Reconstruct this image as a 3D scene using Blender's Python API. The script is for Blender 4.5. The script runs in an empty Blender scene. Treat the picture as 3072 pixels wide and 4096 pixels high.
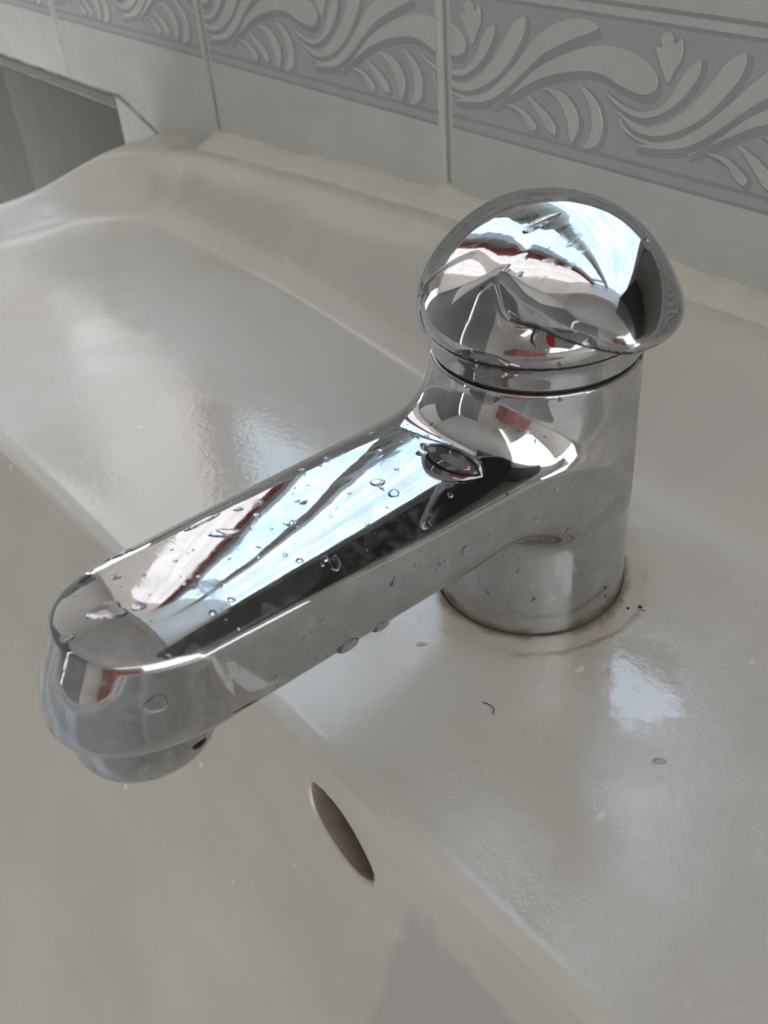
import bpy, bmesh, math, random
import numpy as np
from mathutils import Matrix, Vector
from mathutils.geometry import tessellate_polygon

random.seed(7)
SC = bpy.context.scene
COL = SC.collection
MM = 0.001

# ------------------------------------------------------------------ camera
cam_d = bpy.data.cameras.new("camera")
cam = bpy.data.objects.new("camera", cam_d)
COL.objects.link(cam)
RW = [[0.6477474777, 0.7589035287, -0.0669973071],
      [0.4351482041, -0.4407238299, -0.7851168998],
      [-0.6253552955, 0.4794037337, -0.6157132568]]     # right, down, forward
m = Matrix.Identity(4)
for i in range(3):
    m[i][0] = RW[0][i]
    m[i][1] = -RW[1][i]
    m[i][2] = -RW[2][i]
m[0][3], m[1][3], m[2][3] = 0.12465454, -0.13930292, 0.16554688
cam.matrix_world = m
cam_d.sensor_fit = 'HORIZONTAL'
cam_d.sensor_width = 36.0
cam_d.lens = 36.0 * 988.346 / 768.0
cam_d.clip_start = 0.01
cam_d.clip_end = 50.0
cam_d.dof.use_dof = True
cam_d.dof.focus_distance = 0.225
cam_d.dof.aperture_fstop = cam_d.lens / 1.3
SC.camera = cam

# ------------------------------------------------------------------ light
w = bpy.data.worlds.new("World")
SC.world = w
w.use_nodes = True
bg = w.node_tree.nodes["Background"]
bg.inputs[0].default_value = (0.96, 0.96, 0.945, 1)
bg.inputs[1].default_value = 1.90
WINDOW_POWER = 2.2
SC.view_settings.view_transform = 'Standard'
SC.view_settings.look = 'None'
SC.view_settings.exposure = 0.28
SC.view_settings.gamma = 1.0
SC.cycles.max_bounces = 10
SC.cycles.glossy_bounces = 6
SC.cycles.transmission_bounces = 8
SC.cycles.caustics_reflective = True
SC.cycles.blur_glossy = 0.5
SC.cycles.sample_clamp_indirect = 4.0


# ------------------------------------------------------------------ materials
def new_mat(name):
    mt = bpy.data.materials.new(name)
    mt.use_nodes = True
    nt = mt.node_tree
    return mt, nt, nt.nodes["Principled BSDF"]


class N:
    """tiny node helper"""
    def __init__(self, nt):
        self.nt = nt

    def __call__(self, kind, **kw):
        n = self.nt.nodes.new(kind)
        for k, v in kw.items():
            if k.startswith('i_'):
                n.inputs[k[2:].replace('_', ' ')].default_value = v
            else:
                setattr(n, k, v)
        return n

    def link(self, a, b):
        self.nt.links.new(a, b)

    def coords(self):
        return self('ShaderNodeTexCoord').outputs['Object']

    def noise(self, vec, scale, detail=3, rough=0.55, dist=0.0):
        n = self('ShaderNodeTexNoise')
        n.inputs['Scale'].default_value = scale
        n.inputs['Detail'].default_value = detail
        n.inputs['Roughness'].default_value = rough
        n.inputs['Distortion'].default_value = dist
        if vec is not None:
            self.link(vec, n.inputs['Vector'])
        return n.outputs['Fac']

    def voro(self, vec, scale, feature='F1', rnd=1.0):
        n = self('ShaderNodeTexVoronoi', feature=feature)
        n.inputs['Scale'].default_value = scale
        n.inputs['Randomness'].default_value = rnd
        if vec is not None:
            self.link(vec, n.inputs['Vector'])
        return n

    def ramp(self, fac, a, b, va=0.0, vb=1.0, smooth=True):
        n = self('ShaderNodeMapRange')
        n.interpolation_type = 'SMOOTHSTEP' if smooth else 'LINEAR'
        n.inputs['From Min'].default_value = a
        n.inputs['From Max'].default_value = b
        n.inputs['To Min'].default_value = va
        n.inputs['To Max'].default_value = vb
        self.link(fac, n.inputs['Value'])
        return n.outputs['Result']

    def math(self, op, a, b=None):
        n = self('ShaderNodeMath', operation=op)
        for i, v in enumerate((a, b)):
            if v is None:
                continue
            if isinstance(v, (int, float)):
                n.inputs[i].default_value = v
            else:
                self.link(v, n.inputs[i])
        return n.outputs[0]

    def mix(self, fac, a, b):
        n = self('ShaderNodeMix', data_type='RGBA')
        if isinstance(fac, (int, float)):
            n.inputs[0].default_value = fac
        else:
            self.link(fac, n.inputs[0])
        for i, v in ((6, a), (7, b)):
            if isinstance(v, tuple):
                n.inputs[i].default_value = (*v, 1) if len(v) == 3 else v
            else:
                self.link(v, n.inputs[i])
        return n.outputs[2]

    def mapping(self, vec, scale=(1, 1, 1), rot=(0, 0, 0), loc=(0, 0, 0)):
        n = self('ShaderNodeMapping')
        n.inputs['Scale'].default_value = scale
        n.inputs['Rotation'].default_value = rot
        n.inputs['Location'].default_value = loc
        self.link(vec, n.inputs['Vector'])
        return n.outputs[0]

    def bump(self, height, strength, dist):
        n = self('ShaderNodeBump')
        n.inputs['Strength'].default_value = strength
        n.inputs['Distance'].default_value = dist
        self.link(height, n.inputs['Height'])
        return n.outputs[0]


def simple(name, color, rough=0.4, metallic=0.0, var=0.08, scale=60.0):
    mt, nt, p = new_mat(name)
    n = N(nt)
    f = n.noise(n.coords(), scale, 4)
    dark = tuple(c * (1 - var) for c in color)
    light = tuple(min(1, c * (1 + var)) for c in color)
    n.link(n.mix(f, dark, light), p.inputs['Base Color'])
    p.inputs['Roughness'].default_value = rough
    p.inputs['Metallic'].default_value = metallic
    return mt


def chrome_mat():
    mt, nt, p = new_mat("chrome")
    n = N(nt)
    co = n.coords()
    p.inputs['Metallic'].default_value = 1.0
    # thin limescale: cloudy film, dried drop spots, small dark pits
    cloud = n.ramp(n.noise(co, 60, 6, 0.65, 0.8), 0.40, 0.72)
    fine = n.ramp(n.noise(co, 380, 6, 0.75), 0.38, 0.70)
    film = n.math('MULTIPLY', cloud, fine)
    wv = n('ShaderNodeVectorMath', operation='ADD')
    nz = n('ShaderNodeTexNoise')
    nz.inputs['Scale'].default_value = 240
    n.link(co, nz.inputs['Vector'])
    sc_ = n('ShaderNodeVectorMath', operation='SCALE')
    n.link(nz.outputs['Color'], sc_.inputs[0])
    sc_.inputs['Scale'].default_value = 0.0042
    n.link(co, wv.inputs[0]); n.link(sc_.outputs[0], wv.inputs[1])
    v = n.voro(wv.outputs[0], 120)
    spot = n.math('SUBTRACT', 1.0, n.ramp(v.outputs['Distance'], 0.27, 0.33))
    rim = n.math('MULTIPLY', spot, n.ramp(v.outputs['Distance'], 0.19, 0.29))
    sel = n.ramp(n.noise(co, 33, 3), 0.44, 0.54)
    spot = n.math('MULTIPLY', spot, sel)
    rim = n.math('MULTIPLY', rim, sel)
    rough = n.math('ADD', n.math('MULTIPLY', film, 0.10), 0.02)
    rough = n.math('ADD', rough, n.math('MULTIPLY', spot, 0.06))
    n.link(rough, p.inputs['Roughness'])
    pit = n.voro(n.mapping(wv.outputs[0], (1, 1, 0.5)), 105)
    pits = n.math('SUBTRACT', 1.0, n.ramp(pit.outputs['Distance'], 0.06, 0.10))
    pits = n.math('MULTIPLY', pits, n.ramp(n.noise(co, 28, 3), 0.41, 0.48))
    pit2 = n.voro(n.mapping(wv.outputs[0], (1, 1, 0.35)), 300)
    p2 = n.math('SUBTRACT', 1.0, n.ramp(pit2.outputs['Distance'], 0.08, 0.14))
    p2 = n.math('MULTIPLY', p2, n.ramp(n.noise(co, 40, 3), 0.48, 0.55))
    pits = n.math('MAXIMUM', pits, n.math('MULTIPLY', p2, 0.8))
    tone = n.mix(n.ramp(n.noise(co, 140, 6, 0.7), 0.32, 0.68), (0.455, 0.463, 0.475), (0.535, 0.542, 0.555))
    n.link(n.mix(pits, tone, (0.06, 0.06, 0.06)), p.inputs['Base Color'])
    wav = n.noise(co, 70, 2, 0.5)
    mic = n.noise(co, 500, 4, 0.65)
    h = n.math('ADD', wav, n.math('MULTIPLY', mic, 0.035))
    h = n.math('ADD', h, n.math('MULTIPLY', rim, 0.06))
    n.link(n.bump(h, 0.14, 0.0006), p.inputs['Normal'])
    d = n('ShaderNodeBsdfDiffuse')
    d.inputs['Color'].default_value = (0.60, 0.61, 0.61, 1)
    mixs = n('ShaderNodeMixShader')
    fac = n.math('ADD', n.math('MULTIPLY', film, 0.15), 0.008)
    fac = n.math('ADD', fac, n.math('MULTIPLY', spot, 0.045))
    fac = n.math('ADD', fac, n.math('MULTIPLY', rim, 0.08))
    n.link(fac, mixs.inputs[0])
    n.link(p.outputs[0], mixs.inputs[1])
    n.link(d.outputs[0], mixs.inputs[2])
    out = [q for q in nt.nodes if q.type == 'OUTPUT_MATERIAL'][0]
    n.link(mixs.outputs[0], out.inputs['Surface'])
    return mt


def ceramic_mat():
    mt, nt, p = new_mat("glazed_ceramic")
    n = N(nt)
    co = n.coords()
    base = n.mix(n.ramp(n.noise(co, 13, 5, 0.6, 0.5), 0.34, 0.66), (0.655, 0.617, 0.562), (0.71, 0.692, 0.655))
    sp = n('ShaderNodeSeparateXYZ')
    n.link(co, sp.inputs[0])
    r = n.math('SQRT', n.math('ADD', n.math('POWER', sp.outputs[0], 2.0), n.math('POWER', sp.outputs[1], 2.0)))
    wob = n.math('MULTIPLY', n.math('SUBTRACT', n.noise(co, 90, 4, 0.6), 0.5), 0.006)
    rw = n.math('ADD', r, wob)
    # grime left by the old gasket round the tap foot
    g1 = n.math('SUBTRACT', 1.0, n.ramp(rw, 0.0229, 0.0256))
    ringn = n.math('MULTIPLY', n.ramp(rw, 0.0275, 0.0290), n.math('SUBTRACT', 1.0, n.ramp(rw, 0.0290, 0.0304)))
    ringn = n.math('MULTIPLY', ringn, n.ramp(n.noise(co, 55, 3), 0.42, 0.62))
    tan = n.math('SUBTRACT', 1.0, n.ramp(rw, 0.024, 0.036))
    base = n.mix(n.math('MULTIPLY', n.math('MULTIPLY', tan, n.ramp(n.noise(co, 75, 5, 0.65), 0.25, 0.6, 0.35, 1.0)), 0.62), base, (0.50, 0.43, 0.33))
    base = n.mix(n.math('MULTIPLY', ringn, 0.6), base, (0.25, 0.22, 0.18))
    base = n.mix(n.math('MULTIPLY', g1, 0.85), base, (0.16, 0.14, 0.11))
    # dark reflection painted as a grey patch on the bowl's back slope
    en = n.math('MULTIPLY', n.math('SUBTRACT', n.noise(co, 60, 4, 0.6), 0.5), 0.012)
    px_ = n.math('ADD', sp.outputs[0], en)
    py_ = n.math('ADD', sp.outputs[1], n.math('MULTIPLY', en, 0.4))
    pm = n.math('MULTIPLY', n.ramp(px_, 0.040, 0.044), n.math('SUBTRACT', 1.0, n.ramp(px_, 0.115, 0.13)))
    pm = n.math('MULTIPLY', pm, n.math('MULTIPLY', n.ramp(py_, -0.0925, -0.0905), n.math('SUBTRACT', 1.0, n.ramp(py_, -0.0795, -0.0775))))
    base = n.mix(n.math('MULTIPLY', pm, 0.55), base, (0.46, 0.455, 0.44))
    # pale dried flecks and tiny dark specks
    v = n.voro(n.mapping(co, (1.0, 0.45, 1), (0, 0, 0.5)), 95)
    fl = n.math('SUBTRACT', 1.0, n.ramp(n.math('ADD', v.outputs['Distance'], n.math('MULTIPLY', n.noise(co, 700, 2), 0.12)), 0.10, 0.15))
    fl = n.math('MULTIPLY', fl, n.ramp(n.noise(co, 30, 2), 0.47, 0.56))
    base = n.mix(n.math('MULTIPLY', fl, 0.85), base, (0.92, 0.92, 0.90))
    v2 = n.voro(co, 60)
    ds = n.math('SUBTRACT', 1.0, n.ramp(v2.outputs['Distance'], 0.025, 0.045))
    ds = n.math('MULTIPLY', ds, n.ramp(n.noise(n.mapping(co, loc=(3, 1, 0)), 25, 2), 0.56, 0.6))
    base = n.mix(n.math('MULTIPLY', ds, 0.7), base, (0.16, 0.14, 0.12))
    n.link(base, p.inputs['Base Color'])
    wet = n.ramp(n.noise(co, 16, 5, 0.6, 0.8), 0.46, 0.52)
    ro = n.math('ADD', n.math('MULTIPLY', wet, 0.12), 0.03)
    ro = n.math('ADD', ro, n.math('MULTIPLY', n.noise(co, 260, 3), 0.05))
    worn = n.math('MULTIPLY', n.ramp(sp.outputs[0], 0.0, 0.03), n.ramp(n.noise(co, 70, 5, 0.65), 0.25, 0.6, 0.35, 1.0))
    ro = n.math('ADD', ro, n.math('MULTIPLY', worn, 0.10))
    # a wet, still mirror-smooth patch beside the tap foot
    qx = n.math('SUBTRACT', sp.outputs[0], 0.0425)
    qy = n.math('SUBTRACT', sp.outputs[1], -0.0085)
    q1 = n.math('ADD', n.math('MULTIPLY', qx, 0.62), n.math('MULTIPLY', qy, -0.78))
    q2 = n.math('ADD', n.math('MULTIPLY', qx, 0.78), n.math('MULTIPLY', qy, 0.62))
    qd = n.math('SQRT', n.math('ADD', n.math('POWER', n.math('MULTIPLY', q1, 62.0), 2.0), n.math('POWER', n.math('MULTIPLY', q2, 105.0), 2.0)))
    qd = n.math('ADD', qd, n.math('MULTIPLY', n.math('SUBTRACT', n.noise(co, 150, 6, 0.7), 0.5), 1.5))
    wetp = n.math('SUBTRACT', 1.0, n.ramp(qd, 0.70, 1.02))
    hole = n.ramp(n.math('SQRT', n.math('ADD', n.math('POWER', n.math('SUBTRACT', sp.outputs[0], 0.0430), 2.0), n.math('POWER', n.math('SUBTRACT', sp.outputs[1], -0.0052), 2.0))), 0.0017, 0.0020)
    wetp = n.math('MULTIPLY', wetp, hole)
    keep = n.math('SUBTRACT', 1.0, wetp)
    ro = n.math('ADD', n.math('MULTIPLY', ro, keep), n.math('MULTIPLY', wetp, 0.012))
    lime = n.math('MULTIPLY', n.ramp(sp.outputs[1], 0.026, 0.044), n.ramp(sp.outputs[0], -0.10, 0.0))
    ro = n.math('ADD', ro, n.math('MULTIPLY', lime, 0.30))
    n.link(ro, p.inputs['Roughness'])
    n.link(n.math('MULTIPLY', wetp, 0.9), p.inputs['Coat Weight'])
    p.inputs['Coat Roughness'].default_value = 0.012
    worn = n.math('MULTIPLY', worn, keep)
    p.inputs['IOR'].default_value = 1.78
    hh = n.math('ADD', n.noise(co, 480, 3, 0.6), n.math('MULTIPLY', n.noise(co, 45, 3), 2.0))
    n.link(n.bump(n.math('ADD', hh, n.math('MULTIPLY', n.math('MULTIPLY', worn, n.noise(co, 1500, 3, 0.7)), 1.2)), 0.12, 0.0005), p.inputs['Normal'])
    return mt


def tile_mat(name, c0, c1, rough=0.18):
    mt, nt, p = new_mat(name)
    n = N(nt)
    co = n.coords()
    base = n.mix(n.ramp(n.noise(co, 40, 4, 0.6), 0.3, 0.7), c0, c1)
    grain = n.noise(co, 900, 2)
    base = n.mix(n.math('MULTIPLY', n.ramp(grain, 0.45, 0.75), 0.12), base, tuple(c * 0.7 for c in c0))
    n.link(base, p.inputs['Base Color'])
    n.link(n.ramp(n.noise(co, 150, 3), 0.3, 0.7, rough, rough + 0.08), p.inputs['Roughness'])
    n.link(n.bump(n.noise(co, 120, 2), 0.04, 0.0006), p.inputs['Normal'])
    return mt


def grout_mat():
    mt, nt, p = new_mat("grout")
    n = N(nt)
    co = n.coords()
    f = n.ramp(n.noise(n.mapping(co, (1, 1, 0.35)), 90, 5, 0.7), 0.42, 0.66)
    n.link(n.mix(f, (0.54, 0.52, 0.47), (0.26, 0.22, 0.17)), p.inputs['Base Color'])
    p.inputs['Roughness'].default_value = 0.9
    n.link(n.bump(n.noise(co, 700, 3), 0.4, 0.0006), p.inputs['Normal'])
    return mt


def sealant_mat():
    mt, nt, p = new_mat("sealant")
    n = N(nt)
    co = n.coords()
    f = n.noise(co, 60, 5, 0.65)
    n.link(n.mix(f, (0.72, 0.69, 0.60), (0.83, 0.805, 0.725)), p.inputs['Base Color'])
    p.inputs['Roughness'].default_value = 0.55
    n.link(n.bump(n.noise(co, 500, 4), 0.3, 0.0008), p.inputs['Normal'])
    return mt


def water_mat():
    mt, nt, p = new_mat("water")
    p.inputs['Base Color'].default_value = (1, 1, 1, 1)
    p.inputs['Roughness'].default_value = 0.0
    p.inputs['IOR'].default_value = 1.33
    p.inputs['Transmission Weight'].default_value = 1.0
    return mt


def soapy_mat():
    mt, nt, p = new_mat("soapy_water")
    p.inputs['Base Color'].default_value = (0.97, 0.98, 1, 1)
    p.inputs['Roughness'].default_value = 0.02
    p.inputs['IOR'].default_value = 1.55
    p.inputs['Transmission Weight'].default_value = 1.0
    n = N(nt)
    n.link(n.bump(n.noise(n.coords(), 260, 3, 0.6), 0.10, 0.0005), p.inputs['Normal'])
    return mt


def pane_mat(name, ca, cb, streak, power):
    mt, nt, p = new_mat(name)
    n = N(nt)
    co = n.coords()
    f = n.ramp(n.noise(n.mapping(co, (1, 1, streak)), 28, 4, 0.6), 0.35, 0.68)
    e = n('ShaderNodeEmission')
    n.link(n.mix(f, ca, cb), e.inputs['Color'])
    e.inputs['Strength'].default_value = power
    out = [q for q in nt.nodes if q.type == 'OUTPUT_MATERIAL'][0]
    n.link(e.outputs[0], out.inputs['Surface'])
    return mt


CHROME = chrome_mat()
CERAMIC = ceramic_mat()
TILE = tile_mat("tile_glaze", (0.605, 0.625, 0.608), (0.66, 0.68, 0.66))
MAUVE = tile_mat("tile_mauve_print", (0.485, 0.49, 0.50), (0.53, 0.533, 0.543))
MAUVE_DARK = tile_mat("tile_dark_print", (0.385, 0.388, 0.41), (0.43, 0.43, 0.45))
DARKTILE = tile_mat("dark_tile_tone", (0.165, 0.17, 0.158), (0.185, 0.19, 0.176))
TOPSTRIP = tile_mat("light_strip_tone", (0.23, 0.232, 0.215), (0.27, 0.272, 0.25))
GROUT = grout_mat()
SEAL = sealant_mat()
WATER = water_mat()
SOAPY = soapy_mat()
BLACKGAP_REFL = simple("dark_gap_and_reflection", (0.015, 0.015, 0.015), 0.6)
RED = simple("red_enamel", (0.35, 0.008, 0.02), 0.25)
CREAM = simple("cream_paint", (0.72, 0.685, 0.64), 0.6, scale=8)
FRAME = simple("window_frame_paint", (0.42, 0.41, 0.38), 0.4, scale=12)
REDTRIM = simple("red_trim", (0.36, 0.06, 0.04), 0.5, scale=200, var=0.5)
DARKWOOD = simple("red_wood", (0.22, 0.06, 0.05), 0.35, scale=20, var=0.4)
DARKWOOD2 = simple("dark_brown_wood", (0.06, 0.05, 0.045), 0.4, scale=20, var=0.4)
SHADEWALL = simple("grey_green_shade", (0.20, 0.215, 0.19), 0.5, scale=6)  # shade of the backlit wall put into its colour
FARP = simple("beige_paint", (0.50, 0.47, 0.43), 0.6, scale=6)
SIDEP = simple("side_wall_paint", (0.20, 0.20, 0.20), 0.6, scale=6)
CEIL = simple("ceiling_paint", (0.48, 0.465, 0.44), 0.8, scale=6)
DARKCLOTH = simple("dark_door_paint", (0.012, 0.012, 0.013), 0.7, scale=6)
DARKBOXP = simple("dark_box_brown", (0.045, 0.04, 0.036), 0.5, scale=10)
GASKET = simple("grimy_rubber", (0.07, 0.06, 0.048), 0.8, scale=250, var=0.6)
HAIR = simple("dark_hair", (0.03, 0.025, 0.02), 0.5)


# ------------------------------------------------------------------ object helpers
def link(name, mesh, mat=None, parent=None, label=None, cat=None, group=None, kind=None, smooth=True):
    o = bpy.data.objects.new(name, mesh)
    COL.objects.link(o)
    if mat is not None and not mesh.materials:
        mesh.materials.append(mat)
    if smooth:
        for poly in mesh.polygons:
            poly.use_smooth = True
    if parent is not None:
        o.parent = parent
    tag(o, label, cat, group, kind)
    return o


def tag(o, label=None, cat=None, group=None, kind=None):
    if label: o['label'] = label
    if cat: o['category'] = cat
    if group: o['group'] = group
    if kind: o['kind'] = kind


def empty(name, loc, label, cat, group=None):
    o = bpy.data.objects.new(name, None)
    COL.objects.link(o)
    o.location = loc
    o.empty_display_size = 0.02
    tag(o, label, cat, group)
    return o


def mesh_from(name, V, F):
    me = bpy.data.meshes.new(name)
    me.from_pydata([tuple(v) for v in np.asarray(V, float) * MM], [], F)
    me.update()
    return me


def fast_mesh(name, V, Q, normals=None):
    """V in mm (n,3), Q (m,4) quads"""
    me = bpy.data.meshes.new(name)
    me.vertices.add(len(V))
    me.vertices.foreach_set('co', (np.asarray(V, np.float32) * MM).ravel())
    me.loops.add(len(Q) * 4)
    me.loops.foreach_set('vertex_index', np.asarray(Q, np.int32).ravel())
    me.polygons.add(len(Q))
    me.polygons.foreach_set('loop_start', np.arange(0, len(Q) * 4, 4, dtype=np.int32))
    me.update(calc_edges=True)
    me.validate()
    me.polygons.foreach_set('use_smooth', np.ones(len(me.polygons), bool))
    if normals is not None and len(me.vertices) == len(normals):
        me.normals_split_custom_set_from_vertices([tuple(v) for v in normals])
    return me


def box(bm, x0, x1, y0, y1, z0, z1, bev=0.0, seg=2):
    r = bmesh.ops.create_cube(bm, size=1.0)
    for v in r['verts']:
        v.co = Vector(((x0 + x1) / 2 + v.co.x * (x1 - x0), (y0 + y1) / 2 + v.co.y * (y1 - y0), (z0 + z1) / 2 + v.co.z * (z1 - z0))) * MM
    if bev > 0:
        es = list({e for v in r['verts'] for e in v.link_edges})
        bmesh.ops.bevel(bm, geom=es, offset=bev * MM, segments=seg, affect='EDGES', profile=0.5)


def bm_obj(name, bm, mat, parent=None, smooth=False, **kw):
    me = bpy.data.meshes.new(name)
    bm.normal_update()
    bm.to_mesh(me)
    bm.free()
    return link(name, me, mat, parent, smooth=smooth, **kw)


def box_obj(name, dims, mat, parent=None, bev=0.0, **kw):
    bm = bmesh.new()
    box(bm, *dims, bev=bev)
    return bm_obj(name, bm, mat, parent, **kw)


# >>>SDF  ---------------------------------------------------------- implicit shapes (mm)
def smin(a, b, k):
    h = np.maximum(k - np.abs(a - b), 0) / k
    return np.minimum(a, b) - h * h * k * 0.25


def smax(a, b, k):
    return -smin(-a, -b, k)


def sstep(t):
    t = np.clip(t, 0, 1)
    return t * t * (3 - 2 * t)


def spout_top(x, s):
    crown = 54.0 + 0.018 * s - 1.2 * sstep((s - 98) / 16.0)
    return crown - 0.0085 * x * x - 2.2e-5 * x ** 4


def sdf_body(x, y, z):
    r = np.hypot(x, y)
    cyl = r - (22.9 - 0.6 * z / 64.0)
    cyl = smax(cyl, z - 64.1, 0.7)
    cyl = smax(cyl, -0.5 - z, 0.5)
    s = -y
    wd = np.interp(s, [0, 45, 92, 140], [19.4, 18.6, 16.9, 16.9])
    dz = np.clip(49.0 - z, -6.0, 17.0)
    dr = dz * 0.13 - np.maximum(dz, 0) ** 2 * 0.003
    W = wd + dr
    s0 = 92.5
    L = 22.3 + dz * 0.52 - np.maximum(dz, 0) ** 2 * 0.0155
    t = np.maximum(s - s0, 0) / L
    q = (np.abs(x) / W) ** 2.1 + t ** 2.1
    side = np.where(s < s0, np.abs(x) - W, (np.maximum(q, 1e-9) ** (1 / 2.1) - 1.0) * W)
    side = side * 0.97
    top = (z - spout_top(x, s)) * 0.9
    zb = 33.2 + 0.0 * s
    bot = zb - z
    d = smax(side, bot, 6.0)
    d = smax(d, top, 1.1)
    d = smax(d, y - 2.0, 1.0)
    return smin(cyl, d, 11.0)


RT = np.array([0.6085, 0.7936])
FW = np.array([0.7936, -0.6085])
_LF = np.arange(-40.0, 60.0, 0.5)
_LR = np.interp(_LF, [-12, -7, -4, 0, 5, 11, 25, 29, 34, 38, 41.6, 46], [-40, -34, -20, -13.4, -11.9, -11.0, -7.9, -6.3, -4.2, -1.6, 2.0, 8.0])
_kern = np.hanning(13) / np.hanning(13).sum()
_LR = np.convolve(np.pad(_LR, 6, mode='edge'), _kern, 'valid')


_q = dict(cx=3.15, cy=-2.1, cz=74.98, tx=-0.19, ty=-0.56, A=43.3, B=23.64, C=14.57, p=2.74, phi=0.28)


def _cap_axes():
    fw3, rt3 = np.array([*FW, 0.0]), np.array([*RT, 0.0])
    ua = math.cos(_q['phi']) * fw3 + math.sin(_q['phi']) * rt3
    ub = -math.sin(_q['phi']) * fw3 + math.cos(_q['phi']) * rt3
    n_ = np.array([0, 0, 1.0]) + _q['tx'] * ua + _q['ty'] * ub
    n_ /= np.linalg.norm(n_)
    a_ = ua - (ua @ n_) * n_
    a_ /= np.linalg.norm(a_)
    return np.array([0, 0, _q['cz']]) + _q['cx'] * ua + _q['cy'] * ub, a_, np.cross(n_, a_), n_


CAP_C, CAP_A, CAP_B, CAP_N = _cap_axes()


def sdf_cap(x, y, z):
    vx, vy, vz = x - CAP_C[0], y - CAP_C[1], z - CAP_C[2]
    la = (vx * CAP_A[0] + vy * CAP_A[1] + vz * CAP_A[2]) / _q['A']
    lb = (vx * CAP_B[0] + vy * CAP_B[1] + vz * CAP_B[2]) / _q['B']
    lc = (vx * CAP_N[0] + vy * CAP_N[1] + vz * CAP_N[2]) / _q['C']
    pp = _q['p']
    rho2 = la * la + lb * lb + 1e-6
    S = rho2 ** (pp / 2) + (np.abs(lc) + 1e-6) ** pp
    F = S ** (1 / pp)
    k = S ** (1 / pp - 1)
    g = rho2 ** (pp / 2 - 1) * k
    gc = (np.abs(lc) + 1e-6) ** (pp - 1) * k
    gm = np.sqrt((g * la / _q['A']) ** 2 + (g * lb / _q['B']) ** 2 + (gc / _q['C']) ** 2)
    return (F - 1) / np.maximum(gm, 0.012)


def sdf_core(x, y, z, cap):
    """tapering flank of the lever under the dome"""
    r = np.hypot(x, y)
    up = (r - (24.9 - 0.60 * (z - 73.0))) * 0.857
    mid = r - 24.9
    low = (r - (22.2 + 0.75 * (z - 69.0))) * 0.8
    d = smax(smax(up, mid, 3.0), low, 2.0)
    d = smax(d, z - 90.0, 1.0)
    return smax(d, cap + 0.35, 1.2)


def sdf_handle(x, y, z):
    lat = x * RT[0] + y * RT[1]
    fwd = x * FW[0] + y * FW[1]
    r = np.hypot(x, y)
    cap = sdf_cap(x, y, z)
    d = cap
    # finger scoop to the left of the lever, and the hollow under it
    d = smax(d, (np.interp(fwd, _LF, _LR) - lat) * 0.85, 1.8)
    zu = np.interp(fwd, [-10, 5, 18, 30, 46], [55, 68, 78, 82.0, 84.0])
    d = smax(d, (zu - z) * 0.85, 3.0)
    # the back draws in to the seam
    lim = 22.2 + 6.0 * np.sqrt(np.clip((z - 64.3) / 14.0, 0, 1)) + 30.0 * sstep((fwd + 4.0) / 12.0)
    d = smax(d, (r - lim) * 0.8, 3.0)
    d = smin(d, sdf_core(x, y, z, cap), 0.8)
    ring = smax(r - 22.3, np.abs(z - 67.0) - 3.4, 0.8)
    d = smin(d, ring, 1.0)
    d = smax(d, 65.0 - z, 0.5)
    return d


def grad(f, P, e=0.02):
    g = np.empty_like(P)
    for i in range(3):
        q = P.copy(); q[:, i] += e
        s = P.copy(); s[:, i] -= e
        g[:, i] = (f(q[:, 0], q[:, 1], q[:, 2]) - f(s[:, 0], s[:, 1], s[:, 2])) / (2 * e)
    return g


def project(f, P, it=3):
    for _ in range(it):
        g = grad(f, P)
        d = f(P[:, 0], P[:, 1], P[:, 2])
        P = P - g * (d / np.maximum((g * g).sum(1), 1e-6))[:, None]
    g = grad(f, P)
    g /= np.linalg.norm(g, axis=1)[:, None]
    return P, g
# <<<SDF


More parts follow.
